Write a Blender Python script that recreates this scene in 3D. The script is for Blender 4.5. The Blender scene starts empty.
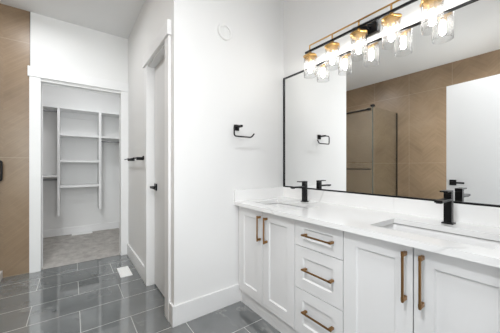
import bpy, bmesh, math, random
from mathutils import Vector, Matrix
random.seed(4)
S = bpy.context.scene
COL = S.collection
PI = math.pi

# ---------------------------------------------------------------- camera, world, lights
cam = bpy.data.objects.new('camera', bpy.data.cameras.new('camera'))
COL.objects.link(cam)
cam.data.sensor_width = 36
cam.data.lens = 36 * 242.8 / 500
cam.data.clip_start = 0.02
cam.location = (1.6843, -1.6342, 1.1149)
cam.rotation_euler = (PI / 2, 0, PI / 2 - 0.6321)
S.camera = cam
S.view_settings.view_transform = 'Standard'
S.view_settings.look = 'None'
S.view_settings.gamma = 1
S.view_settings.use_curve_mapping = False
S.view_settings.exposure = 0.08
S.cycles.caustics_reflective = False
S.cycles.caustics_refractive = False
S.cycles.sample_clamp_indirect = 4
S.cycles.sample_clamp_direct = 0
S.cycles.max_bounces = 14
S.cycles.diffuse_bounces = 6
S.cycles.glossy_bounces = 8
S.cycles.transparent_max_bounces = 24

W = bpy.data.worlds.new('world')
S.world = W
W.use_nodes = True
W.node_tree.nodes['Background'].inputs[0].default_value = (0.95, 0.98, 1, 1)
W.node_tree.nodes['Background'].inputs[1].default_value = 0.9


def area(name, loc, rot, sx, sy, power, col=(1, 1, 1), shape='RECTANGLE', spread=180):
    d = bpy.data.lights.new(name, 'AREA')
    d.shape = shape
    d.size = sx
    d.size_y = sy
    d.energy = power
    d.color = col
    d.spread = math.radians(spread)
    o = bpy.data.objects.new(name, d)
    COL.objects.link(o)
    o.location = loc
    o.rotation_euler = rot
    return o


# unseen hall lamp through the entry doorway; fill lamp outside an added window
area('hall_light', (2.5, -1.30, 1.25), (0, PI / 2, 0), 2.0, 1.2, 22, (0.95, 0.98, 1))
area('window_fill', (1.80, -2.50, 1.45), (0, math.radians(68), 0), 1.2, 0.85, 43, (0.94, 0.975, 1))
# fill lamps added by the ceiling out of view, no fittings modelled
area('ceiling_fill', (1.35, -2.20, 2.735), (0, 0, 0), 0.3, 0.3, 27, (0.97, 0.985, 1), 'DISK', 160)
area('ceiling_fill', (1.30, -1.25, 2.735), (0, 0, 0), 0.3, 0.3, 12, (0.97, 0.985, 1), 'DISK', 170)
area('ceiling_fill', (-0.95, -2.0, 2.735), (0, 0, 0), 0.3, 0.3, 12, (0.97, 0.985, 1), 'DISK', 170)
area('closet_fill', (-2.15, -1.50, 2.735), (0, 0, 0), 0.5, 0.5, 9, (0.97, 0.985, 1), 'DISK')  # added fill that brightens the closet interior
BULB_EMIT = 60

# ---------------------------------------------------------------- materials


class NT:
    def __init__(self, name):
        self.m = bpy.data.materials.new(name)
        self.m.use_nodes = True
        self.t = self.m.node_tree
        self.b = self.t.nodes['Principled BSDF']

    def n(self, typ, **kw):
        nd = self.t.nodes.new(typ)
        for k, v in kw.items():
            setattr(nd, k, v)
        return nd

    def l(self, a, b):
        self.t.links.new(a, b)

    def math(self, op, a, b=None, c=None):
        nd = self.n('ShaderNodeMath', operation=op)
        for i, v in enumerate((a, b, c)):
            if v is None:
                continue
            if isinstance(v, (int, float)):
                nd.inputs[i].default_value = v
            else:
                self.l(v, nd.inputs[i])
        return nd.outputs[0]

    def mix(self, fac, a, b, blend='MIX'):
        nd = self.n('ShaderNodeMix', data_type='RGBA', blend_type=blend)
        for i, v in ((0, fac), (6, a), (7, b)):
            if isinstance(v, (int, float)):
                nd.inputs[i].default_value = v
            elif isinstance(v, tuple):
                nd.inputs[i].default_value = (*v, 1)
            else:
                self.l(v, nd.inputs[i])
        return nd.outputs[2]

    def noise(self, vec, scale, detail=4, rough=0.55, dist=0.0):
        nd = self.n('ShaderNodeTexNoise')
        nd.inputs['Scale'].default_value = scale
        nd.inputs['Detail'].default_value = detail
        nd.inputs['Roughness'].default_value = rough
        nd.inputs['Distortion'].default_value = dist
        if vec is not None:
            self.l(vec, nd.inputs['Vector'])
        return nd.outputs['Fac']

    def ramp(self, fac, stops):
        nd = self.n('ShaderNodeValToRGB')
        els = nd.color_ramp.elements
        while len(els) < len(stops):
            els.new(0.5)
        for e, (p, c) in zip(els, stops):
            e.position = p
            e.color = (*c, 1) if isinstance(c, tuple) else (c, c, c, 1)
        self.l(fac, nd.inputs[0])
        return nd.outputs[0]

    def pos(self):
        return self.n('ShaderNodeNewGeometry').outputs['Position']

    def bump(self, h, strength, dist=0.002):
        nd = self.n('ShaderNodeBump')
        nd.inputs['Strength'].default_value = strength
        nd.inputs['Distance'].default_value = dist
        self.l(h, nd.inputs['Height'])
        self.l(nd.outputs[0], self.b.inputs['Normal'])


def simple(name, col, rough=0.5, metal=0.0, nscale=None, nstr=0.0, ndist=0.001, var=0.0, spec=0.5):
    k = NT(name)
    k.b.inputs['Roughness'].default_value = rough
    k.b.inputs['Metallic'].default_value = metal
    k.b.inputs['Specular IOR Level'].default_value = spec
    tc = k.n('ShaderNodeTexCoord').outputs['Object']
    nz = k.noise(tc, nscale or 30)
    k.l(k.mix(nz, tuple(c * (1 - var) for c in col), tuple(min(1, c * (1 + var)) for c in col)), k.b.inputs['Base Color'])
    if nstr:
        k.bump(nz, nstr, ndist)
    return k.m


M = {}
M['wall'] = simple('white_wall_paint', (0.80, 0.80, 0.795), 0.6, nscale=180, nstr=0.08, ndist=0.0006, var=0.008, spec=0.3)
M['ceiling'] = simple('ceiling_paint', (0.76, 0.76, 0.76), 0.85, nscale=120, nstr=0.25, ndist=0.001, var=0.015, spec=0.2)
M['trim'] = simple('white_trim_paint', (0.81, 0.81, 0.81), 0.38, nscale=40, var=0.005)
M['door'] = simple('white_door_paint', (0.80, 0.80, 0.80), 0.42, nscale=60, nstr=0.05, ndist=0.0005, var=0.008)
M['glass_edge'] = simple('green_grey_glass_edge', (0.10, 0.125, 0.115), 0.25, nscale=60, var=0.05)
M['door_greyer'] = simple('greyer_white_door', (0.69, 0.69, 0.69), 0.45, nscale=60, nstr=0.05, ndist=0.0005, var=0.01)  # slightly greyer than the other door's white
M['cabinet'] = simple('white_cabinet_lacquer', (0.78, 0.78, 0.78), 0.42, nscale=40, var=0.006)
M['gap_shade'] = simple('cabinet_gap_shade', (0.25, 0.25, 0.25), 0.7, nscale=40, var=0.01)  # dark grey on the white cabinet box paints shade into the door gaps
M['black'] = simple('matte_black_metal', (0.012, 0.012, 0.013), 0.38, 0.6, nscale=200, var=0.05)
M['bronze'] = simple('brushed_bronze', (0.34, 0.185, 0.075), 0.34, 1.0, nscale=150, var=0.08)
M['gold'] = simple('brushed_gold', (0.66, 0.40, 0.14), 0.3, 1.0, nscale=150, var=0.06)
M['chrome'] = simple('satin_steel', (0.6, 0.6, 0.6), 0.25, 1.0, nscale=150, var=0.04)
M['rod'] = simple('grey_metal_rod', (0.35, 0.35, 0.36), 0.5, 0.8, nscale=150, var=0.04)
M['ceramic'] = simple('white_ceramic', (0.82, 0.82, 0.82), 0.12, nscale=20, var=0.004)
M['acrylic'] = simple('white_acrylic', (0.82, 0.82, 0.82), 0.2, nscale=20, var=0.004)
M['plastic'] = simple('white_plastic', (0.83, 0.83, 0.82), 0.4, nscale=20, var=0.004)
M['melamine'] = simple('white_melamine', (0.78, 0.78, 0.78), 0.45, nscale=40, var=0.006)
M['vent_dark'] = simple('grey_vent_interior', (0.55, 0.55, 0.55), 0.7, nscale=20, var=0.02)
M['tile_edge'] = simple('dark_tile_edge_trim', (0.10, 0.09, 0.085), 0.4, 0.6, nscale=20, var=0.04)

k = NT('mirror_silver')
k.b.inputs['Metallic'].default_value = 1
k.b.inputs['Roughness'].default_value = 0.0
tc = k.n('ShaderNodeTexCoord').outputs['Object']
k.l(k.mix(k.noise(tc, 3), (0.925, 0.93, 0.925), (0.935, 0.94, 0.935)), k.b.inputs['Base Color'])
M['mirror'] = k.m


def thin_glass(name, tint, f0=0.05, rough=0.0, bumpy=False):
    k = NT(name)
    t = k.t
    tr = k.n('ShaderNodeBsdfTransparent')
    tc = k.n('ShaderNodeTexCoord').outputs['Object']
    k.l(k.mix(k.noise(tc, 2), tint, tuple(c * 0.99 for c in tint)), tr.inputs[0])
    gl = k.n('ShaderNodeBsdfGlossy')
    gl.inputs['Roughness'].default_value = rough
    lw = k.n('ShaderNodeLayerWeight')
    lw.inputs['Blend'].default_value = 0.5
    fac = k.math('ADD', k.math('MULTIPLY', k.math('POWER', lw.outputs['Facing'], 5.0), 0.9), f0)
    mx = k.n('ShaderNodeMixShader')
    k.l(fac, mx.inputs[0])
    if bumpy:
        bn = k.n('ShaderNodeBump')
        bn.inputs['Strength'].default_value = 0.15
        bn.inputs['Distance'].default_value = 0.003
        k.l(k.noise(tc, 60, 2), bn.inputs['Height'])
        k.l(bn.outputs[0], gl.inputs['Normal'])
    k.l(tr.outputs[0], mx.inputs[1])
    k.l(gl.outputs[0], mx.inputs[2])
    out = mx.outputs[0]
    if bumpy:       # seeded glass scatters a little of the bulb's light
        tl = k.n('ShaderNodeBsdfTranslucent')
        m2 = k.n('ShaderNodeMixShader')
        m2.inputs[0].default_value = 0.034
        k.l(out, m2.inputs[1])
        k.l(tl.outputs[0], m2.inputs[2])
        out = m2.outputs[0]
    k.l(out, t.nodes['Material Output'].inputs['Surface'])
    return k.m


M['shade_glass'] = thin_glass('clear_shade_glass', (0.985, 0.988, 0.99), 0.045, 0.12, True)
M['shower_glass'] = thin_glass('shower_glass', (0.975, 0.99, 0.978))

k = NT('warm_white_bulb')
k.b.inputs['Base Color'].default_value = (1, 1, 1, 1)
k.b.inputs['Emission Color'].default_value = (1, 0.95, 0.88, 1)
k.b.inputs['Emission Strength'].default_value = BULB_EMIT
M['bulb'] = k.m

# floor tile: 0.302 x 0.61 grey porcelain, long side along Y, half offset
k = NT('grey_porcelain_tile')
P = k.pos()
sep = k.n('ShaderNodeSeparateXYZ')
k.l(P, sep.inputs[0])
cmb = k.n('ShaderNodeCombineXYZ')
k.l(k.math('ADD', sep.outputs[1], 1.283 + 6.1 + 0.305), cmb.inputs[0])
k.l(k.math('ADD', sep.outputs[0], -0.303 + 0.302 * 20), cmb.inputs[1])
br = k.n('ShaderNodeTexBrick')
br.offset = 0.5
br.offset_frequency = 2
k.l(cmb.outputs[0], br.inputs['Vector'])
br.inputs['Scale'].default_value = 1
br.inputs['Brick Width'].default_value = 0.61
br.inputs['Row Height'].default_value = 0.302
br.inputs['Mortar Size'].default_value = 0.0022
br.inputs['Mortar Smooth'].default_value = 0.15
br.inputs['Color1'].default_value = (0, 0, 0, 1)
br.inputs['Color2'].default_value = (1, 1, 1, 1)
br.inputs['Mortar'].default_value = (0.5, 0.5, 0.5, 1)
off = k.n('ShaderNodeVectorMath', operation='MULTIPLY_ADD')
k.l(br.outputs['Color'], off.inputs[0])
off.inputs[1].default_value = (5, 3, 7)
k.l(P, off.inputs[2])
cloud = k.noise(off.outputs[0], 2.2, 6, 0.6, 0.6)
base = k.ramp(cloud, [(0.3, (0.105, 0.113, 0.115)), (0.55, (0.135, 0.145, 0.147)), (0.75, (0.17, 0.178, 0.178))])
vn = k.noise(off.outputs[0], 1.3, 5, 0.5, 1.6)
vein = k.ramp(k.math('ABSOLUTE', k.math('SUBTRACT', vn, 0.5)), [(0.0, 1.0), (0.006, 0.6), (0.014, 0.0)])
vmask = k.ramp(k.noise(off.outputs[0], 2.6, 2), [(0.5, 0.0), (0.62, 1.0)])
base = k.mix(k.math('MULTIPLY', k.math('MULTIPLY', vein, vmask), 0.35), base, (0.42, 0.42, 0.41))
col = k.mix(br.outputs['Fac'], base, (0.50, 0.50, 0.485))
k.l(col, k.b.inputs['Base Color'])
k.l(k.math('ADD', k.math('MULTIPLY', br.outputs['Fac'], 0.6), 0.05), k.b.inputs['Roughness'])
k.b.inputs['IOR'].default_value = 2.7
k.bump(k.math('SUBTRACT', 1.0, br.outputs['Fac']), 0.3, 0.001)
M['floor'] = k.m

# carpet
k = NT('grey_carpet')
P = k.pos()
n1 = k.ramp(k.noise(P, 9, 6, 0.7), [(0.36, 0.0), (0.64, 1.0)])
n2 = k.noise(P, 320, 2, 0.7)
c = k.mix(n1, (0.38, 0.36, 0.34), (0.60, 0.575, 0.545))
c = k.mix(k.math('MULTIPLY', n2, 0.5), c, (0.20, 0.19, 0.18))
k.l(c, k.b.inputs['Base Color'])
k.b.inputs['Roughness'].default_value = 0.95
k.b.inputs['Specular IOR Level'].default_value = 0.1
k.bump(n2, 0.8, 0.004)
M['carpet'] = k.m

# quartz
k = NT('white_quartz')
P = k.n('ShaderNodeNewGeometry').outputs['Position']
mp = k.n('ShaderNodeMapping')
mp.inputs['Rotation'].default_value = (0.5, 0.6, 0.7)
mp.inputs['Scale'].default_value = (1.0, 1.5, 1.0)
k.l(P, mp.inputs[0])
vn = k.noise(mp.outputs[0], 1.1, 3, 0.45, 0.5)
vein = k.ramp(k.math('ABSOLUTE', k.math('SUBTRACT', vn, 0.5)), [(0.0, 1.0), (0.004, 0.5), (0.009, 0.0)])
vmask = k.ramp(k.noise(mp.outputs[0], 2.3, 2), [(0.50, 0.0), (0.60, 1.0)])
c = k.mix(k.math('MULTIPLY', k.math('MULTIPLY', vein, vmask), 0.40), (0.86, 0.86, 0.855), (0.55, 0.545, 0.54))
k.l(c, k.b.inputs['Base Color'])
k.b.inputs['Roughness'].default_value = 0.18
M['quartz'] = k.m


def chevron(name, axis, s0, z0):
    """large tan porcelain tiles with an embossed chevron of thin strips"""
    k = NT(name)
    P = k.pos()
    sep = k.n('ShaderNodeSeparateXYZ')
    k.l(P, sep.inputs[0])
    s = k.math('ADD', sep.outputs[axis], 20 * 0.6 - s0)
    z = sep.outputs[2]
    HW = 0.20
    tri = k.math('PINGPONG', s, HW)
    colid = k.math('FLOOR', k.math('DIVIDE', s, HW))
    tt = k.math('DIVIDE', k.math('ADD', z, k.math('MULTIPLY', tri, 0.85)), 0.026)
    row = k.math('FLOOR', tt)
    fr = k.math('FRACT', tt)
    cmb = k.n('ShaderNodeCombineXYZ')
    k.l(colid, cmb.inputs[0])
    k.l(row, cmb.inputs[1])
    wn = k.n('ShaderNodeTexWhiteNoise', noise_dimensions='2D')
    k.l(cmb.outputs[0], wn.inputs['Vector'])
    # groove between strips
    edge = k.math('MINIMUM', fr, k.math('SUBTRACT', 1.0, fr))
    groove = k.ramp(edge, [(0.0, 1.0), (0.07, 0.0)])
    # grain that runs along the strip
    gv = k.n('ShaderNodeCombineXYZ')
    k.l(k.math('MULTIPLY', s, 9), gv.inputs[0])
    k.l(k.math('MULTIPLY', tt, 3.2), gv.inputs[1])
    k.l(k.math('MULTIPLY', wn.outputs['Value'], 20), gv.inputs[2])
    grain = k.noise(gv.outputs[0], 1.0, 4, 0.6)
    cloud = k.noise(P, 1.7, 4, 0.6, 0.4)
    c = k.ramp(cloud, [(0.3, (0.188, 0.122, 0.070)), (0.5, (0.248, 0.170, 0.103)), (0.72, (0.31, 0.225, 0.148))])
    c = k.mix(k.math('MULTIPLY', wn.outputs['Value'], 0.2), c, (0.39, 0.28, 0.18))
    c = k.mix(k.math('MULTIPLY', k.ramp(grain, [(0.35, 0.0), (0.7, 1.0)]), 0.32), c, (0.20, 0.14, 0.09))
    c = k.mix(k.math('MULTIPLY', groove, 0.34), c, (0.15, 0.105, 0.07))
    # joints of the big tiles
    js = k.math('PINGPONG', k.math('ADD', s, 0.0), 0.30)
    jz = k.math('PINGPONG', k.math('ADD', z, 12.0 - z0), 0.60)
    j = k.math('MAXIMUM', k.math('LESS_THAN', js, 0.0016), k.math('LESS_THAN', jz, 0.0016))
    c = k.mix(k.math('MULTIPLY', j, 0.8), c, (0.42, 0.35, 0.27))
    k.l(c, k.b.inputs['Base Color'])
    k.b.inputs['Roughness'].default_value = 0.34
    h = k.math('SUBTRACT', k.math('MULTIPLY', grain, 0.4), groove)
    k.bump(h, 0.35, 0.0015)
    return k.m


M['tile_back'] = chevron('tan_chevron_tile', 1, -1.99, 1.205)
M['tile_left'] = chevron('tan_chevron_tile', 0, -0.106, 1.175)

# ---------------------------------------------------------------- mesh helpers


def BM():
    return bmesh.new()


def box(bm, x0, x1, y0, y1, z0, z1, bev=0.0, seg=2, mat=None):
    vs = [bm.verts.new((x, y, z)) for x in (x0, x1) for y in (y0, y1) for z in (z0, z1)]
    F = [(0, 1, 3, 2), (4, 6, 7, 5), (0, 4, 5, 1), (2, 3, 7, 6), (0, 2, 6, 4), (1, 5, 7, 3)]
    fs = [bm.faces.new([vs[i] for i in f]) for f in F]
    if bev:
        es = list({e for f in fs for e in f.edges})
        bmesh.ops.bevel(bm, geom=es, offset=bev, segments=seg, affect='EDGES', profile=0.5)
    if mat is not None:
        bmesh.ops.transform(bm, matrix=mat, verts=[v for v in vs if v.is_valid])


def grid_solid(bm, us, vs, holes, w0, w1, axes):
    """a slab on a grid with cells left out; axes maps (u, v, w) to xyz indexes"""
    cache = {}

    def V(i, j, w):
        key = (i, j, w)
        if key not in cache:
            p = [0, 0, 0]
            p[axes[0]] = us[i]
            p[axes[1]] = vs[j]
            p[axes[2]] = w
            cache[key] = bm.verts.new(p)
        return cache[key]
    nu, nv = len(us) - 1, len(vs) - 1
    full = lambda i, j: 0 <= i < nu and 0 <= j < nv and (i, j) not in holes
    for i in range(nu):
        for j in range(nv):
            if not full(i, j):
                continue
            for w in (w0, w1):
                bm.faces.new([V(i, j, w), V(i + 1, j, w), V(i + 1, j + 1, w), V(i, j + 1, w)])
            for (di, dj, a, b) in ((-1, 0, (i, j), (i, j + 1)), (1, 0, (i + 1, j), (i + 1, j + 1)),
                                   (0, -1, (i, j), (i + 1, j)), (0, 1, (i, j + 1), (i + 1, j + 1))):
                if not full(i + di, j + dj):
                    bm.faces.new([V(*a, w0), V(*b, w0), V(*b, w1), V(*a, w1)])


def sweep(bm, pts, r, seg=12, square=False, smooth=True):
    """tube through pts; square=True gives a square bar of half-width r"""
    pts = [Vector(p) for p in pts]
    n = len(pts)
    tang = []
    for i in range(n):
        a = pts[max(i - 1, 0)]
        b = pts[min(i + 1, n - 1)]
        tang.append((b - a).normalized())
    up = Vector((0, 0, 1)) if abs(tang[0].z) < 0.9 else Vector((0, 1, 0))
    nrm = (up - tang[0] * up.dot(tang[0])).normalized()
    rings = []
    k = 4 if square else seg
    for i in range(n):
        if i:
            nrm = (nrm - tang[i] * nrm.dot(tang[i])).normalized()
        bi = tang[i].cross(nrm)
        ring = []
        for q in range(k):
            a = 2 * PI * (q + (0.5 if square else 0)) / k
            rr = r * (math.sqrt(2) if square else 1)
            ring.append(bm.verts.new(pts[i] + (nrm * math.cos(a) + bi * math.sin(a)) * rr))
        rings.append(ring)
    for i in range(n - 1):
        for q in range(k):
            f = bm.faces.new([rings[i][q], rings[i][(q + 1) % k], rings[i + 1][(q + 1) % k], rings[i + 1][q]])
            f.smooth = smooth and not square
    bm.faces.new(rings[0][::-1])
    bm.faces.new(rings[-1])


def round_path(pts, rad, n=6):
    """polyline with its inner corners rounded"""
    pts = [Vector(p) for p in pts]
    out = [pts[0]]
    for i in range(1, len(pts) - 1):
        p = pts[i]
        a = (pts[i - 1] - p).normalized()
        b = (pts[i + 1] - p).normalized()
        p0, p1 = p + a * rad, p + b * rad
        for q in range(n + 1):
            t = q / n
            out.append(p0 * (1 - t) ** 2 + p * 2 * t * (1 - t) + p1 * t * t)
    out.append(pts[-1])
    return out


def lathe(bm, prof, c, axis=2, seg=32, lobes=0, amp=0.0, closed=False):
    """revolve (r, h) profile around an axis through c"""
    rings = []
    for r, h in prof:
        ring = []
        for q in range(seg):
            a = 2 * PI * q / seg
            rr = r * (1 + amp * math.cos(lobes * a)) if lobes else r
            p = [rr * math.cos(a), rr * math.sin(a)]
            if axis == 2:
                v = Vector((p[0], p[1], h))
            elif axis == 0:
                v = Vector((h, p[0], p[1]))
            else:
                v = Vector((p[0], h, p[1]))
            ring.append(bm.verts.new(Vector(c) + v))
        rings.append(ring)
    m = len(rings)
    for i in range(m if closed else m - 1):
        A, B = rings[i], rings[(i + 1) % m]
        for q in range(seg):
            f = bm.faces.new([A[q], A[(q + 1) % seg], B[(q + 1) % seg], B[q]])
            f.smooth = True
    if not closed:
        bm.faces.new(rings[0][::-1])
        bm.faces.new(rings[-1])


def obj(name, bm, m, parent=None, loc=(0, 0, 0)):
    bmesh.ops.recalc_face_normals(bm, faces=bm.faces[:])
    me = bpy.data.meshes.new(name)
    off = Vector(loc)
    if off.length:
        bmesh.ops.translate(bm, vec=-off, verts=bm.verts[:])
    bm.to_mesh(me)
    bm.free()
    me.materials.append(m)
    o = bpy.data.objects.new(name, me)
    COL.objects.link(o)
    if parent:
        o.parent = parent          # mesh data is already in the parent's own frame
    else:
        o.location = off
    return o


def tag(o, label, cat, group=None):
    o['label'] = label
    o['category'] = cat
    if group:
        o['group'] = group
    return o


def thing(name, label, cat, loc=(0, 0, 0), group=None, rz=0):
    o = bpy.data.objects.new(name, None)
    COL.objects.link(o)
    o.location = loc
    o.rotation_euler = (0, 0, rz)
    o.empty_display_size = 0.05
    return tag(o, label, cat, group)


def struct(name, bm, m, parent=None, label=None):
    o = obj(name, bm, m, parent)
    if not parent:
        o['kind'] = 'structure'
    if label:
        o['label'] = label
    return o


# ---------------------------------------------------------------- the room
L, D, H, WY = 1.0595, 1.7366, 2.74, 3.158     # end-wall length, closet wall, ceiling, opposite wall
RX = 1.606                                     # right wall with the entry doorway
T = 0.115
CB = -3.27                                     # closet back wall
CR, CLF = -0.945, -2.62                        # closet right / left inner walls

b = BM()
box(b, -D - 0.02, 3.2, -WY - 0.1, 0.1, -0.1, 0)
struct('floor', b, M['floor'], label='glossy grey porcelain plank tiles with pale grout')
b = BM()
box(b, CB - 0.1, -D - 0.02, CLF - 0.1, CR + 0.1, -0.1, 0.004)
struct('floor_closet', b, M['carpet'], label='grey carpet inside the closet')
b = BM()
box(b, CB - 0.1, RX + T, -WY - 0.1, 0.1, H, H + 0.1)
struct('ceiling', b, M['ceiling'], label='white textured ceiling')
b = BM()
box(b, 0, RX + T, 0, 0.1, 0, H)
struct('wall_right', b, M['wall'], label='white wall behind the mirror and vanity')
b = BM()
box(b, -T, 0, -L, 0.1, 0, H)
struct('wall_end', b, M['wall'], label='white wall with the towel holder and round vent')
# wall beside the small door, with its opening
DX0, DX1, DZ = -0.705, -0.160, 2.045
b = BM()
grid_solid(b, [-D, DX0 - 0.018, DX1 + 0.018, -T], [0, DZ + 0.015, H], {(1, 0)}, -L, -L + T, (0, 2, 1))
struct('wall_side', b, M['wall'], label='white wall with the narrow door')
# closet wall with opening, painted part
OY0, OY1, OZ = -1.904, -1.142, 2.03
b = BM()
grid_solid(b, [-1.991, OY0 - 0.018, OY1 + 0.018, -L + T], [0, OZ + 0.018, H], {(1, 0)}, -D, -D - T, (1, 2, 0))
struct('wall_back', b, M['wall'], label='white wall around the closet opening')
b = BM()
box(b, -D - T, -D, -WY, -1.994, 0, H)
struct('wall_shower', b, M['tile_back'], label='tan chevron tiled wall left of the closet')
b = BM()
box(b, -D - T, RX + T, -WY - 0.1, -WY, 0, H)
struct('wall_left', b, M['tile_left'], label='tan chevron tiled wall seen in the mirror')
# wall with the entry doorway the photographer stands in
EY0, EY1 = -1.80, -0.84
b = BM()
grid_solid(b, [-WY, -2.95, -2.05, EY0, EY1, 0], [0, 0.75, 2.06, H], {(3, 0), (3, 1), (1, 1)}, RX, RX + T, (1, 2, 0))
struct('wall_front', b, M['wall'], label='white wall with the entry doorway')
b = BM()  # window added out of view as a way in for fill light
grid_solid(b, [-2.95, -2.91, -2.52, -2.48, -2.09, -2.05], [0.75, 0.79, 2.02, 2.06], {(1, 1), (3, 1)}, RX + 0.03, RX + 0.08, (1, 2, 0))
w1 = struct('fill_window_1', b, M['trim'], label='white framed window added unseen for fill light on the wall behind the open entry door')
b = BM()
box(b, RX + 0.052, RX + 0.058, -2.911, -2.089, 0.789, 2.021)
obj('pane', b, M['shower_glass'], w1)
# closet shell
b = BM()
box(b, CB - 0.1, CB, CLF - 0.1, CR + 0.1, 0, H)
struct('wall_closet_back', b, M['wall'])
b = BM()
box(b, CB, -D - T, CR, CR + 0.1, 0, H)
struct('wall_closet_right', b, M['wall'])
b = BM()
box(b, CB, -D - T, CLF - 0.1, CLF, 0, H)
struct('wall_closet_left', b, M['wall'])
# wall of the small room behind the narrow door
b = BM()
box(b, -D - T, -D, -L + T, 0.1, 0, H)
struct('wall_inner', b, M['wall'])

# tile edge strip
b = BM()
box(b, -D, -D + 0.004, -1.994, -1.989, 0, H)
struct('trim_tile_edge', b, M['tile_edge'], label='thin dark metal strip at the tile edge')

# baseboards
BH, BT = 0.142, 0.015


b = BM()
box(b, 0, BT, -L, -0.49, 0, BH, 0.002)
box(b, -0.066, BT, -L - BT, -L, 0, BH, 0.002)
struct('baseboard_end', b, M['trim'])
b = BM()
box(b, -D, -0.795, -L - BT, -L, 0, BH, 0.002)
struct('baseboard_side', b, M['trim'])
b = BM()
box(b, CB, CB + BT, CLF, CR, 0.004, 0.12, 0.002)
struct('baseboard_closet_back', b, M['trim'])
b = BM()
box(b, CB + BT, -D - T, CR - BT, CR, 0.004, 0.12, 0.002)
struct('baseboard_closet_right', b, M['trim'])
b = BM()
box(b, RX - BT, RX, -WY, EY0 - 0.09, 0, BH, 0.002)
struct('baseboard_front', b, M['trim'])

# closet casing, jamb and head
b = BM()
box(b, -D, -D + 0.018, OY0 - 0.092, OY0, 0, 2.06, 0.002)
struct('trim_closet_left', b, M['trim'])
b = BM()
box(b, -D, -D + 0.018, OY1, -L - BT * 0, 0, 2.06, 0.002)
struct('trim_closet_right', b, M['trim'])
b = BM()
box(b, -D, -D + 0.026, OY0 - 0.104, -L, 2.06, 2.165, 0.002)
struct('trim_closet_head', b, M['trim'])
b = BM()
box(b, -D - T - 0.002, -D + 0.001, OY0 - 0.018, OY0, 0, OZ + 0.018)
box(b, -D - T - 0.002, -D + 0.001, OY1, OY1 + 0.018, 0, OZ + 0.018)
box(b, -D - T - 0.002, -D - 0.075, OY0, OY1, OZ, OZ + 0.018)
box(b, -D - 0.020, -D + 0.001, OY0, OY1, OZ, OZ + 0.018)
# stops
box(b, -D - 0.090, -D - 0.078, OY0, OY1, OZ - 0.012, OZ)
box(b, -D - 0.090, -D - 0.078, OY0, OY0 + 0.010, 0, OZ - 0.012)
struct('trim_closet_jamb', b, M['trim'])

# narrow door casing
b = BM()
box(b, DX0 - 0.085, DX0 - 0.004, -L - 0.018, -L, 0, 2.06, 0.002)
struct('trim_door_far', b, M['trim'])
b = BM()
box(b, DX1 + 0.004, DX1 + 0.092, -L - 0.018, -L, 0, 2.06, 0.002)
struct('trim_door_near', b, M['trim'])
b = BM()
box(b, DX0 - 0.10, DX1 + 0.105, -L - 0.030, -L, 2.06, 2.165, 0.002)
struct('trim_door_head', b, M['trim'])
b = BM()
box(b, DX0 - 0.018, DX0, -L - 0.004, -L + T, 0, DZ + 0.015)
box(b, DX1, DX1 + 0.018, -L - 0.004, -L + T, 0, DZ + 0.015)
box(b, DX0, DX1, -L - 0.004, -L + T, DZ, DZ + 0.015)
struct('trim_door_jamb', b, M['trim'])


def lever_handle(parent, face, side, axis_out, xc, zc, direction):
    """black square rose with a lever; axis_out is the sign of the outward y of the door's own frame"""
    b = BM()
    y0, y1 = sorted((face, face + axis_out * 0.010))
    box(b, xc - 0.031, xc + 0.031, y0, y1, zc - 0.031, zc + 0.031, 0.002)
    y0, y1 = sorted((face, face + axis_out * 0.052))
    box(b, xc - 0.010, xc + 0.010, y0, y1, zc - 0.010, zc + 0.010, 0.002)
    h = obj('door_handle', b, M['black'], parent)
    b = BM()
    y0, y1 = sorted((face + axis_out * 0.042, face + axis_out * 0.054))
    x0, x1 = sorted((xc - direction * 0.012, xc + direction * 0.115))
    box(b, x0, x1, y0, y1, zc - 0.010, zc + 0.010, 0.002)
    obj('lever', b, M['black'], h)
    h['label'] = 'black square door handle'
    return h


def panel_door(bm, x0, x1, y0, y1, z0, z1, rails):
    """slab with shallow recessed panels on both faces; rails lists z breaks of the panels"""
    st = 0.10
    us = [x0, x0 + st, x1 - st, x1]
    vs = [z0]
    holes = set()
    for (a, c) in rails:
        vs += [a, c]
        holes.add((1, len(vs) - 2))
    vs.append(z1)
    grid_solid(bm, us, vs, holes, y0, y1, (0, 2, 1))
    for (a, c) in rails:
        box(bm, us[1] - 0.001, us[2] + 0.001, y0 + 0.008, y1 - 0.008, a - 0.001, c + 0.001)


# narrow interior door, closed in its frame (leaf y -1.005 .. -0.97)
b = BM()
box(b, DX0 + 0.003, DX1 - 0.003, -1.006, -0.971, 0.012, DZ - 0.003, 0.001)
d1 = struct('door_1', b, M['door_greyer'], label='narrow white door with a black lever handle')
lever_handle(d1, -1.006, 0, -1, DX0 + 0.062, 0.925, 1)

# entry door, standing open into the room behind the photographer; reflected in the mirror
hx, hy = 1.585, -1.775
fx, fy = 0.766, -1.853
ang = math.atan2(fy - hy, fx - hx)
ln = math.hypot(fx - hx, fy - hy)
b = BM()
box(b, 0, ln, 0, 0.036, 0.010, 2.035, 0.0015)
# own frame: x from the hinge to the free edge; +y becomes room side away from the mirror
d2 = obj('door_2', b, M['door'])
d2['kind'] = 'structure'
d2['label'] = 'white slab entry door standing open, seen in the mirror'
d2.location = (hx, hy, 0)
d2.rotation_euler = (0, 0, ang)
lever_handle(d2, 0.036, 0, 1, ln - 0.062, 0.935, -1)
lever_handle(d2, 0.0, 0, -1, ln - 0.062, 0.935, -1)
b = BM()
box(b, RX - 0.018, RX, EY1, EY1 + 0.09, 0, 2.06, 0.002)
struct('trim_entry_right', b, M['trim'])
b = BM()
box(b, RX - 0.022, RX, EY0 - 0.09, EY1 + 0.10, 2.06, 2.165, 0.002)
struct('trim_entry_head', b, M['trim'])

# ---------------------------------------------------------------- vanity
YF = -0.5276        # front of doors and drawers
YB = YF + 0.020     # front of the carcasses
CT, CBT = 0.8276, 0.800


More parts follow.
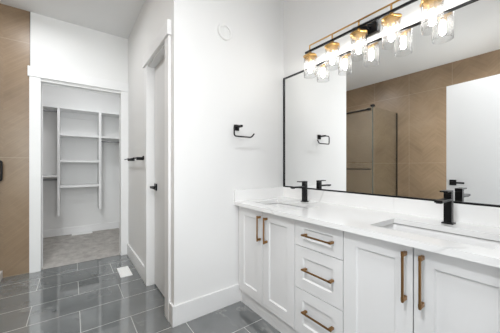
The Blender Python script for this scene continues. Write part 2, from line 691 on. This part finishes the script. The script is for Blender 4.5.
def shaker(bm, x0, x1, z0, z1, st, rt, rb):
    g = 0.0022
    x0 += g
    x1 -= g
    z0 += g
    z1 -= g
    grid_solid(bm, [x0, x0 + st, x1 - st, x1], [z0, z0 + rb, z1 - rt, z1], {(1, 1)}, YF, YB - 0.001, (0, 2, 1))
    # sloped inner lip and the recessed field
    a = [(x0 + st, z0 + rb), (x1 - st, z0 + rb), (x1 - st, z1 - rt), (x0 + st, z1 - rt)]
    i = 0.006
    c = [(x0 + st + i, z0 + rb + i), (x1 - st - i, z0 + rb + i), (x1 - st - i, z1 - rt - i), (x0 + st + i, z1 - rt - i)]
    A = [bm.verts.new((p[0], YF + 0.002, p[1])) for p in a]
    C = [bm.verts.new((p[0], YF + 0.009, p[1])) for p in c]
    for q in range(4):
        bm.faces.new([A[q], A[(q + 1) % 4], C[(q + 1) % 4], C[q]])
    bm.faces.new(C)
    box(bm, x0 + st - 0.001, x1 - st + 0.001, YF + 0.012, YB - 0.001, z0 + rb - 0.001, z1 - rt + 0.001)


def pull(parent, p0, p1):
    """square bronze bar pull from p0 to p1 (x, z), with two posts"""
    b = BM()
    (xa, za), (xb, zb) = p0, p1
    t = 0.0042
    box(b, min(xa, xb) - t, max(xa, xb) + t, YF - 0.036, YF - 0.027, min(za, zb) - t, max(za, zb) + t, 0.0012)
    for (x, z) in (p0, p1):
        v = xa == xb
        s = 0.008
        if v:
            zz = z + (s if z == min(za, zb) else -s)
            box(b, x - 0.006, x + 0.006, YF - 0.034, YF, zz - 0.008, zz + 0.008, 0.0012)
        else:
            xx = x + (s if x == min(xa, xb) else -s)
            box(b, xx - 0.008, xx + 0.008, YF - 0.034, YF, z - 0.006, z + 0.006, 0.0012)
    h = obj('handle', b, M['bronze'], parent)
    h['label'] = 'square bronze bar pull'
    return h


def carcass(x0, x1, parent, filler=0.0):
    b = BM()
    z0, z1 = 0.1092, CBT
    p = 0.016
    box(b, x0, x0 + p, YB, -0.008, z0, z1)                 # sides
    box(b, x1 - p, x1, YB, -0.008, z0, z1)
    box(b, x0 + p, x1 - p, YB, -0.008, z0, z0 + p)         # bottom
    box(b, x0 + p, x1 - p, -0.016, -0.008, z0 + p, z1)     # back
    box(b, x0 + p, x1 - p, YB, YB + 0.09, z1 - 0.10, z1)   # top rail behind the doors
    obj('body', b, M['gap_shade'], parent)
    b = BM()
    box(b, x0, x1, -0.505 + 0.0, -0.489, 0, z0)
    o = obj('toe_kick', b, M['cabinet'], parent)
    if filler:
        b = BM()
        box(b, x0 - filler, x0, YB - 0.005, YB + 0.012, z0, z1)
        box(b, x0 - filler, x0, -0.505, -0.489, 0, z0)
        obj('filler_strip', b, M['cabinet'], parent)


X0, X1, X2, X3, X4, X5 = 0.018, 0.3256, 0.6404, 0.9716, 1.2849, 1.598
ZT, ZA, ZB, ZC = 0.796, 0.6377, 0.3801, 0.1092
vl = thing('vanity_cabinet', 'white two-door cabinet of the vanity beside the end wall, under the far sink', 'cabinet', group='vanity cabinets')
carcass(X0, X2, vl, 0.0175)
for (a, c, hxx) in ((X0, X1, 0.302), (X1, X2, 0.377)):
    b = BM()
    shaker(b, a, c, ZC, ZT, 0.068, 0.068, 0.072)
    dd = obj('door', b, M['cabinet'], vl)
    pull(dd, (hxx, 0.578), (hxx, 0.755))
vd = thing('drawer_cabinet', 'white three-drawer cabinet in the middle of the vanity', 'cabinet', group='vanity cabinets')
carcass(X2, X3, vd)
for (za, zb, st, hz) in ((ZA, ZT, 0.046, 0.7165), (ZB, ZA, 0.062, 0.5155), (ZC, ZB, 0.062, 0.2665)):
    b = BM()
    shaker(b, X2, X3, za, zb, 0.060, st, st)
    dd = obj('drawer', b, M['cabinet'], vd)
    pull(dd, (0.724, hz), (0.919, hz))
vr = thing('vanity_cabinet', 'white two-door cabinet of the vanity nearest the viewer, under the near sink', 'cabinet', group='vanity cabinets')
carcass(X3, X5, vr)
for (a, c, hxx) in ((X3, X4, 1.257), (X4, X5, 1.318)):
    b = BM()
    shaker(b, a, c, ZC, ZT, 0.066, 0.068, 0.072)
    dd = obj('door', b, M['cabinet'], vr)
    pull(dd, (hxx, 0.570), (hxx, 0.768))

# countertop with two cut-outs, splashes
SK = [(0.125, 0.565), (1.068, 1.506)]
SY0, SY1 = -0.455, -0.190
YC = -0.5655
ct = thing('countertop', 'white veined quartz countertop with splashes over the vanity cabinets', 'countertop', (0, 0, 0))
b = BM()
grid_solid(b, [0.001, SK[0][0], SK[0][1], SK[1][0], SK[1][1], RX - 0.001], [YC, SY0, SY1, -0.001], {(1, 1), (3, 1)}, CBT + 0.0005, CT, (0, 1, 2))
bmesh.ops.bevel(b, geom=[e for e in b.edges if all(abs(v.co.z - CT) < 1e-5 for v in e.verts) and all(abs(v.co.y - YC) < 1e-5 for v in e.verts)], offset=0.0025, segments=2, affect='EDGES')
obj('slab', b, M['quartz'], ct)
b = BM()
box(b, 0.021, RX - 0.001, -0.020, -0.001, CT, 0.922, 0.0015)
obj('backsplash', b, M['quartz'], ct)
b = BM()
box(b, 0.001, 0.020, -0.5635, -0.001, CT, 0.922, 0.0015)
obj('side_splash', b, M['quartz'], ct)


def rrect(x0, x1, y0, y1, r, n=5):
    out = []
    for (cx, cy, a0) in ((x1 - r, y1 - r, 0), (x0 + r, y1 - r, 90), (x0 + r, y0 + r, 180), (x1 - r, y0 + r, 270)):
        for q in range(n + 1):
            a = math.radians(a0 + 90 * q / n)
            out.append((cx + r * math.cos(a), cy + r * math.sin(a)))
    return out


def sink(x0, x1, label):
    t = thing('sink', label, 'sink', ((x0 + x1) / 2, (SY0 + SY1) / 2, 0.66), 'vanity sinks')
    cx, cy, cz = t.location
    b = BM()
    loops = []
    e = 0.004
    z = CBT
    spec = [(-0.022, 0.03, z - 0.014), (-0.022, 0.03, z - 0.004), (-0.007, 0.02, z - 0.004), (-0.003, 0.02, z - 0.02), (0.012, 0.03, z - 0.115), (0.035, 0.05, z - 0.130), (0.085, 0.05, z - 0.134)]
    for (ins, r, zz) in spec:
        loops.append([b.verts.new((p[0] - cx, p[1] - cy, zz - cz)) for p in rrect(x0 + ins, x1 - ins, SY0 + ins, SY1 - ins, r)])
    # outer shell, from the flange down
    outer = []
    for (ins, r, zz) in [(-0.010, 0.03, z - 0.014), (-0.006, 0.04, z - 0.125), (0.03, 0.05, z - 0.142)]:
        outer.append([b.verts.new((p[0] - cx, p[1] - cy, zz - cz)) for p in rrect(x0 + ins, x1 - ins, SY0 + ins, SY1 - ins, r)])
    seq = outer[::-1] + loops
    for A, B2 in zip(seq, seq[1:]):
        for q in range(len(A)):
            f = b.faces.new([A[q], A[(q + 1) % len(A)], B2[(q + 1) % len(A)], B2[q]])
            f.smooth = True
    b.faces.new(loops[-1])
    b.faces.new(outer[-1])
    obj('basin', b, M['ceramic'], t)
    b = BM()
    lathe(b, [(0.026, -0.135 + z - cz), (0.026, -0.130 + z - cz), (0.020, -0.128 + z - cz)], (0, 0, 0), seg=24)
    obj('drain', b, M['chrome'], t)
    return t


sink(*SK[0], 'white rectangular undermount sink below the far faucet, near the end wall')
sink(*SK[1], 'white rectangular undermount sink below the near faucet')


def faucet(x, label):
    y = -0.100
    t = thing('faucet', label, 'faucet', (x, y, CT), 'vanity faucets')
    b = BM()
    box(b, -0.024, 0.024, -0.024, 0.024, 0, 0.006, 0.0015)
    obj('base_plate', b, M['black'], t)
    b = BM()
    box(b, -0.0165, 0.0165, -0.0165, 0.0165, 0.006, 0.150, 0.002)
    obj('body', b, M['black'], t)
    b = BM()
    box(b, -0.0165, 0.0165, -0.150, -0.0155, 0.116, 0.128, 0.002)
    box(b, -0.011, 0.011, -0.146, -0.124, 0.112, 0.117, 0.002)
    obj('spout', b, M['black'], t)
    b = BM()
    box(b, -0.0165, 0.0165, -0.0165, 0.0165, 0.150, 0.161, 0.0015)
    box(b, -0.0165, 0.0165, -0.075, 0.0165, 0.161, 0.168, 0.0015)
    obj('lever', b, M['black'], t)
    return t


faucet(0.346, 'black square single-lever faucet at the far sink')
faucet(1.287, 'black square single-lever faucet at the near sink')

# ---------------------------------------------------------------- mirror
mr = thing('wall_mirror', 'wide frameless-look mirror in a thin black frame above the vanity', 'mirror', (0, 0, 0))
mr['label'] = 'wide rectangular mirror in a thin black frame above the vanity'
b = BM()
MZ0, MZ1, MX0, MX1, FW = 0.923, 1.952, 0.009, 1.585, 0.0095
box(b, MX0 + 0.004, MX1 - 0.004, -0.008, -0.002, MZ0 + 0.004, MZ1 - 0.004)
obj('glass', b, M['mirror'], mr)
b = BM()
grid_solid(b, [MX0, MX0 + FW, MX1 - FW, MX1], [MZ0, MZ0 + FW, MZ1 - FW, MZ1], {(1, 1)}, -0.017, -0.001, (0, 2, 1))
o = obj('frame', b, M['black'], mr)
o['label'] = 'thin black metal frame'

# ---------------------------------------------------------------- vanity light
LY = -0.090
vlamp = thing('vanity_light', 'black and gold bar light with five clear glass shades above the mirror', 'light', (0.805, 0, 2.05))
LO = Vector((0.805, 0, 2.05))


def lobj(name, bm, m, parent):
    bmesh.ops.translate(bm, vec=-LO, verts=bm.verts[:])
    return obj(name, bm, m, parent)


b = BM()
box(b, 0.720, 0.892, -0.022, -0.001, 2.005, 2.095, 0.003)
plate = lobj('backplate', b, M['black'], vlamp)
b = BM()
grid_solid(b, [0.708, 0.722, 0.890, 0.904], [1.993, 2.007, 2.093, 2.107], {(1, 1)}, -0.012, -0.001, (0, 2, 1))
lobj('plate_rim', b, M['chrome'], plate)['label'] = 'bright metal rim of the backplate'
b = BM()
box(b, 0.345, 1.265, LY - 0.007, LY + 0.007, 2.038, 2.052, 0.0015)
lobj('bar', b, M['black'], vlamp)
for x in (0.765, 0.845):
    b = BM()
    sweep(b, [(x, -0.020, 2.044), (x, LY + 0.008, 2.044)], 0.007, 12)
    lobj('arm', b, M['black'], vlamp)
b = BM()
XS = [0.395 + 0.205 * i for i in range(5)]
sweep(b, round_path([(XS[0] - 0.005, LY, 2.050), (XS[0] - 0.005, LY, 2.090), (XS[-1] + 0.005, LY, 2.090), (XS[-1] + 0.005, LY, 2.050)], 0.006, 4), 0.0055, 10)
for x in XS[1:-1]:
    sweep(b, [(x, LY, 2.050), (x, LY, 2.088)], 0.0055, 10)
lobj('rail', b, M['gold'], vlamp)['label'] = 'thin gold rail above the black bar'
for x in XS:
    b = BM()
    lathe(b, [(0.007, 2.036), (0.011, 2.034), (0.012, 2.024), (0.022, 2.021), (0.034, 2.016), (0.046, 2.008), (0.0535, 2.000), (0.0545, 1.994), (0.050, 1.989), (0.040, 1.984), (0.036, 1.976), (0.020, 1.974), (0.019, 1.950), (0.017, 1.946)], (x, LY, 0), seg=48, lobes=6, amp=0.07)
    cap = lobj('shade_cap', b, M['gold'], vlamp)
    cap['label'] = 'gold scalloped cap'
    b = BM()
    z0, z1, r = 1.838, 1.986, 0.050
    lathe(b, [(r, z0), (r, z1), (r - 0.0025, z1), (r - 0.0025, z0)], (x, LY, 0), seg=40, closed=True)
    lobj('glass_shade', b, M['shade_glass'], vlamp)['label'] = 'clear glass cylinder open at the bottom'
    b = BM()
    lathe(b, [(0.010, 1.946), (0.013, 1.938), (0.0155, 1.925), (0.0155, 1.885), (0.012, 1.872), (0.005, 1.866)], (x, LY, 0), seg=24)
    lobj('bulb', b, M['bulb'], vlamp)['label'] = 'glowing white bulb'

# ---------------------------------------------------------------- fittings on the walls
# open towel holder on the end wall
th = thing('towel_ring', 'black open towel ring on the white wall left of the mirror', 'towel ring', (0, -0.542, 1.434))
b = BM()
box(b, 0.0005, 0.010, -0.024, 0.024, -0.024, 0.024, 0.0015)
obj('wall_plate', b, M['black'], th)
b = BM()
sweep(b, [(0.008, 0, 0.005), (0.086, 0, 0.005)], 0.008, square=True)
obj('post', b, M['black'], th)
b = BM()
sweep(b, round_path([(0.080, 0.004, 0.005), (0.080, -0.070, 0.005), (0.080, -0.070, -0.080), (0.080, 0.098, -0.080), (0.080, 0.125, -0.048)], 0.020, 5), 0.0058, 10)
obj('ring', b, M['black'], th)

# towel bar on the side wall between closet and door
tb = thing('towel_bar', 'black towel bar on the white wall between the closet and the narrow door', 'towel bar', (-1.15, -L, 1.20))
b = BM()
sweep(b, [(-0.42, -0.062, 0), (0.31, -0.062, 0)], 0.0060, 12)
obj('bar', b, M['black'], tb)
for x in (-0.20, 0.26):
    b = BM()
    box(b, x - 0.020, x + 0.020, -0.010, -0.0005, -0.020, 0.020, 0.0015)
    box(b, x - 0.009, x + 0.009, -0.068, -0.008, -0.022, 0.008, 0.002)
    obj('bracket', b, M['black'], tb)

# round vent high on the end wall
rv = thing('wall_vent', 'round white air vent high on the end wall', 'vent', (0, -0.652, 2.188))
b = BM()
lathe(b, [(0.064, 0.0006), (0.064, 0.004), (0.058, 0.010), (0.046, 0.011), (0.043, 0.0006)], (0, 0, 0), axis=0, seg=40, closed=True)
obj('ring', b, M['plastic'], rv)
b = BM()
lathe(b, [(0.0435, 0.0006), (0.0435, 0.004)], (0, 0, 0), axis=0, seg=32)
for q in range(-3, 4):
    w = math.sqrt(max(0.0, 0.042 ** 2 - (q * 0.012) ** 2))
    box(b, 0.004, 0.009, q * 0.012 - 0.002, q * 0.012 + 0.002, -w, w)
obj('grille', b, M['plastic'], rv)

# floor vents
fv = thing('floor_vent', 'white metal register set in the grey tile floor by the baseboard', 'vent', (-1.173, -1.188, 0), 'floor registers')
b = BM()
grid_solid(b, [-0.135, -0.115, 0.115, 0.135], [-0.055, -0.036, 0.036, 0.055], {(1, 1)}, 0.0005, 0.006, (0, 1, 2))
obj('frame', b, M['plastic'], fv)
b = BM()
box(b, -0.115, 0.115, -0.036, 0.036, 0.0005, 0.0035)
for q in range(19):
    x = -0.108 + 0.012 * q
    box(b, x - 0.0035, x + 0.0035, -0.036, 0.036, 0.0035, 0.0055)
obj('grille', b, M['plastic'], fv)
cv = thing('floor_vent', 'white register in the closet carpet along the back wall', 'vent', (-3.19, -1.50, 0.004), 'floor registers')
b = BM()
grid_solid(b, [-0.05, -0.034, 0.034, 0.05], [-0.14, -0.12, 0.12, 0.14], {(1, 1)}, 0.0005, 0.010, (0, 1, 2))
obj('frame', b, M['plastic'], cv)
b = BM()
box(b, -0.034, 0.034, -0.12, 0.12, 0.0005, 0.006)
for q in range(15):
    y = -0.112 + 0.016 * q
    box(b, -0.034, 0.034, y - 0.004, y + 0.004, 0.006, 0.009)
obj('grille', b, M['plastic'], cv)

# ---------------------------------------------------------------- closet shelving
cs = thing('closet_shelving', 'white built-in closet shelving with hanging rods along the back wall', 'shelving', (CB, -1.53, 0))


def cpart(name, x0, x1, y0, y1, z0, z1, m='melamine', bev=0.001):
    b = BM()
    box(b, x0 - CB, x1 - CB, y0 + 1.53, y1 + 1.53, z0, z1, bev)
    return obj(name, b, M[m], cs)


XF = -2.965
UL, UR = (-1.816, -1.784), (-1.283, -1.248)
cpart('shelf', CB, XF + 0.004, CLF, CR, 1.995, 2.020)
for (a, c, zb) in ((*UL, 0.365), (*UR, 0.425)):
    cpart('upright', CB, XF, a, c, zb, 1.995)
for z in (1.585, 1.180, 0.790):
    cpart('shelf', CB, XF, UL[1], UR[0], z, z + 0.034)
cpart('shelf', CB, XF, UR[1], CR, 1.585, 1.612)
cpart('shelf', CB, XF, CLF, UL[0], 0.955, 0.982)
cpart('cleat', CB, CB + 0.018, UL[1], UR[0], 1.905, 1.995)


def rod(y0, y1, z):
    b = BM()
    sweep(b, [(0.27, y0 + 1.53, z), (0.27, y1 + 1.53, z)], 0.013, 14)
    obj('rod', b, M['rod'], cs)['label'] = 'grey metal hanging rod'


rod(CLF, UL[0], 1.945)
rod(CLF, UL[0], 0.918)
rod(UR[1], CR, 1.530)

# ---------------------------------------------------------------- shower (seen in the mirror)
sh = thing('shower_enclosure', 'glass corner shower with black rails against the tan tile, seen in the mirror', 'shower', (-1.02, -2.72, 0))
SO = Vector((-1.02, -2.72, 0))
SXR, SYF = -0.303, -2.285


def spart(name, m, fn, label=None):
    b = BM()
    fn(b)
    bmesh.ops.translate(b, vec=-SO, verts=b.verts[:])
    o = obj(name, b, M[m], sh)
    if label:
        o['label'] = label
    return o


def pan(b):
    x0, x1, y0, y1 = -D + 0.001, SXR + 0.03, -WY + 0.001, -2.195
    grid_solid(b, [x0, x0 + 0.04, x1 - 0.09, x1], [y0, y0 + 0.04, y1 - 0.11, y1], {(1, 1)}, 0.0005, 0.075, (0, 1, 2))
    box(b, x0 + 0.039, x1 - 0.089, y0 + 0.039, y1 - 0.109, 0.0005, 0.025)


spart('base', 'acrylic', pan)
GT = 2.085
spart('return_panel', 'shower_glass', lambda b: box(b, SXR - 0.004, SXR + 0.004, -WY + 0.002, SYF - 0.004, 0.076, GT))
spart('fixed_panel', 'shower_glass', lambda b: box(b, -1.02, SXR - 0.006, SYF - 0.004, SYF + 0.004, 0.076, GT))
spart('sliding_door', 'shower_glass', lambda b: box(b, -D + 0.02, -0.98, SYF + 0.018, SYF + 0.026, 0.085, GT - 0.02))


spart('wall_channel', 'black', lambda b: box(b, SXR - 0.007, SXR + 0.007, -WY + 0.0005, -WY + 0.016, 0.076, GT))
spart('wall_channel', 'black', lambda b: box(b, -D + 0.0005, -D + 0.014, SYF - 0.010, SYF + 0.010, 0.076, GT))
spart('corner_seal', 'glass_edge', lambda b: box(b, SXR - 0.005, SXR + 0.005, SYF - 0.005, SYF + 0.005, 0.076, GT))


def toprail(b):
    sweep(b, [(-D + 0.001, SYF + 0.030, GT - 0.045), (SXR - 0.03, SYF + 0.030, GT - 0.045)], 0.014, 12)
    box(b, SXR - 0.075, SXR - 0.025, SYF + 0.002, SYF + 0.05, GT - 0.062, GT - 0.026, 0.003)
    box(b, SXR - 0.028, SXR + 0.022, SYF - 0.030, SYF + 0.024, GT - 0.006, GT + 0.028, 0.003)


spart('top_rail', 'black', toprail)


def bar(b):
    sweep(b, round_path([(-0.98, SYF + 0.005, 1.072), (-0.98, SYF + 0.070, 1.072), (-0.335, SYF + 0.070, 1.072), (-0.335, SYF + 0.005, 1.072)], 0.012, 4), 0.009, 12)


spart('towel_rail', 'black', bar)


def dpull(b):
    sweep(b, round_path([(-1.68, SYF + 0.025, 1.168), (-1.68, SYF + 0.090, 1.168), (-1.68, SYF + 0.090, 0.975), (-1.68, SYF + 0.025, 0.975)], 0.022, 5), 0.010, 12)


spart('pull_handle', 'black', dpull)
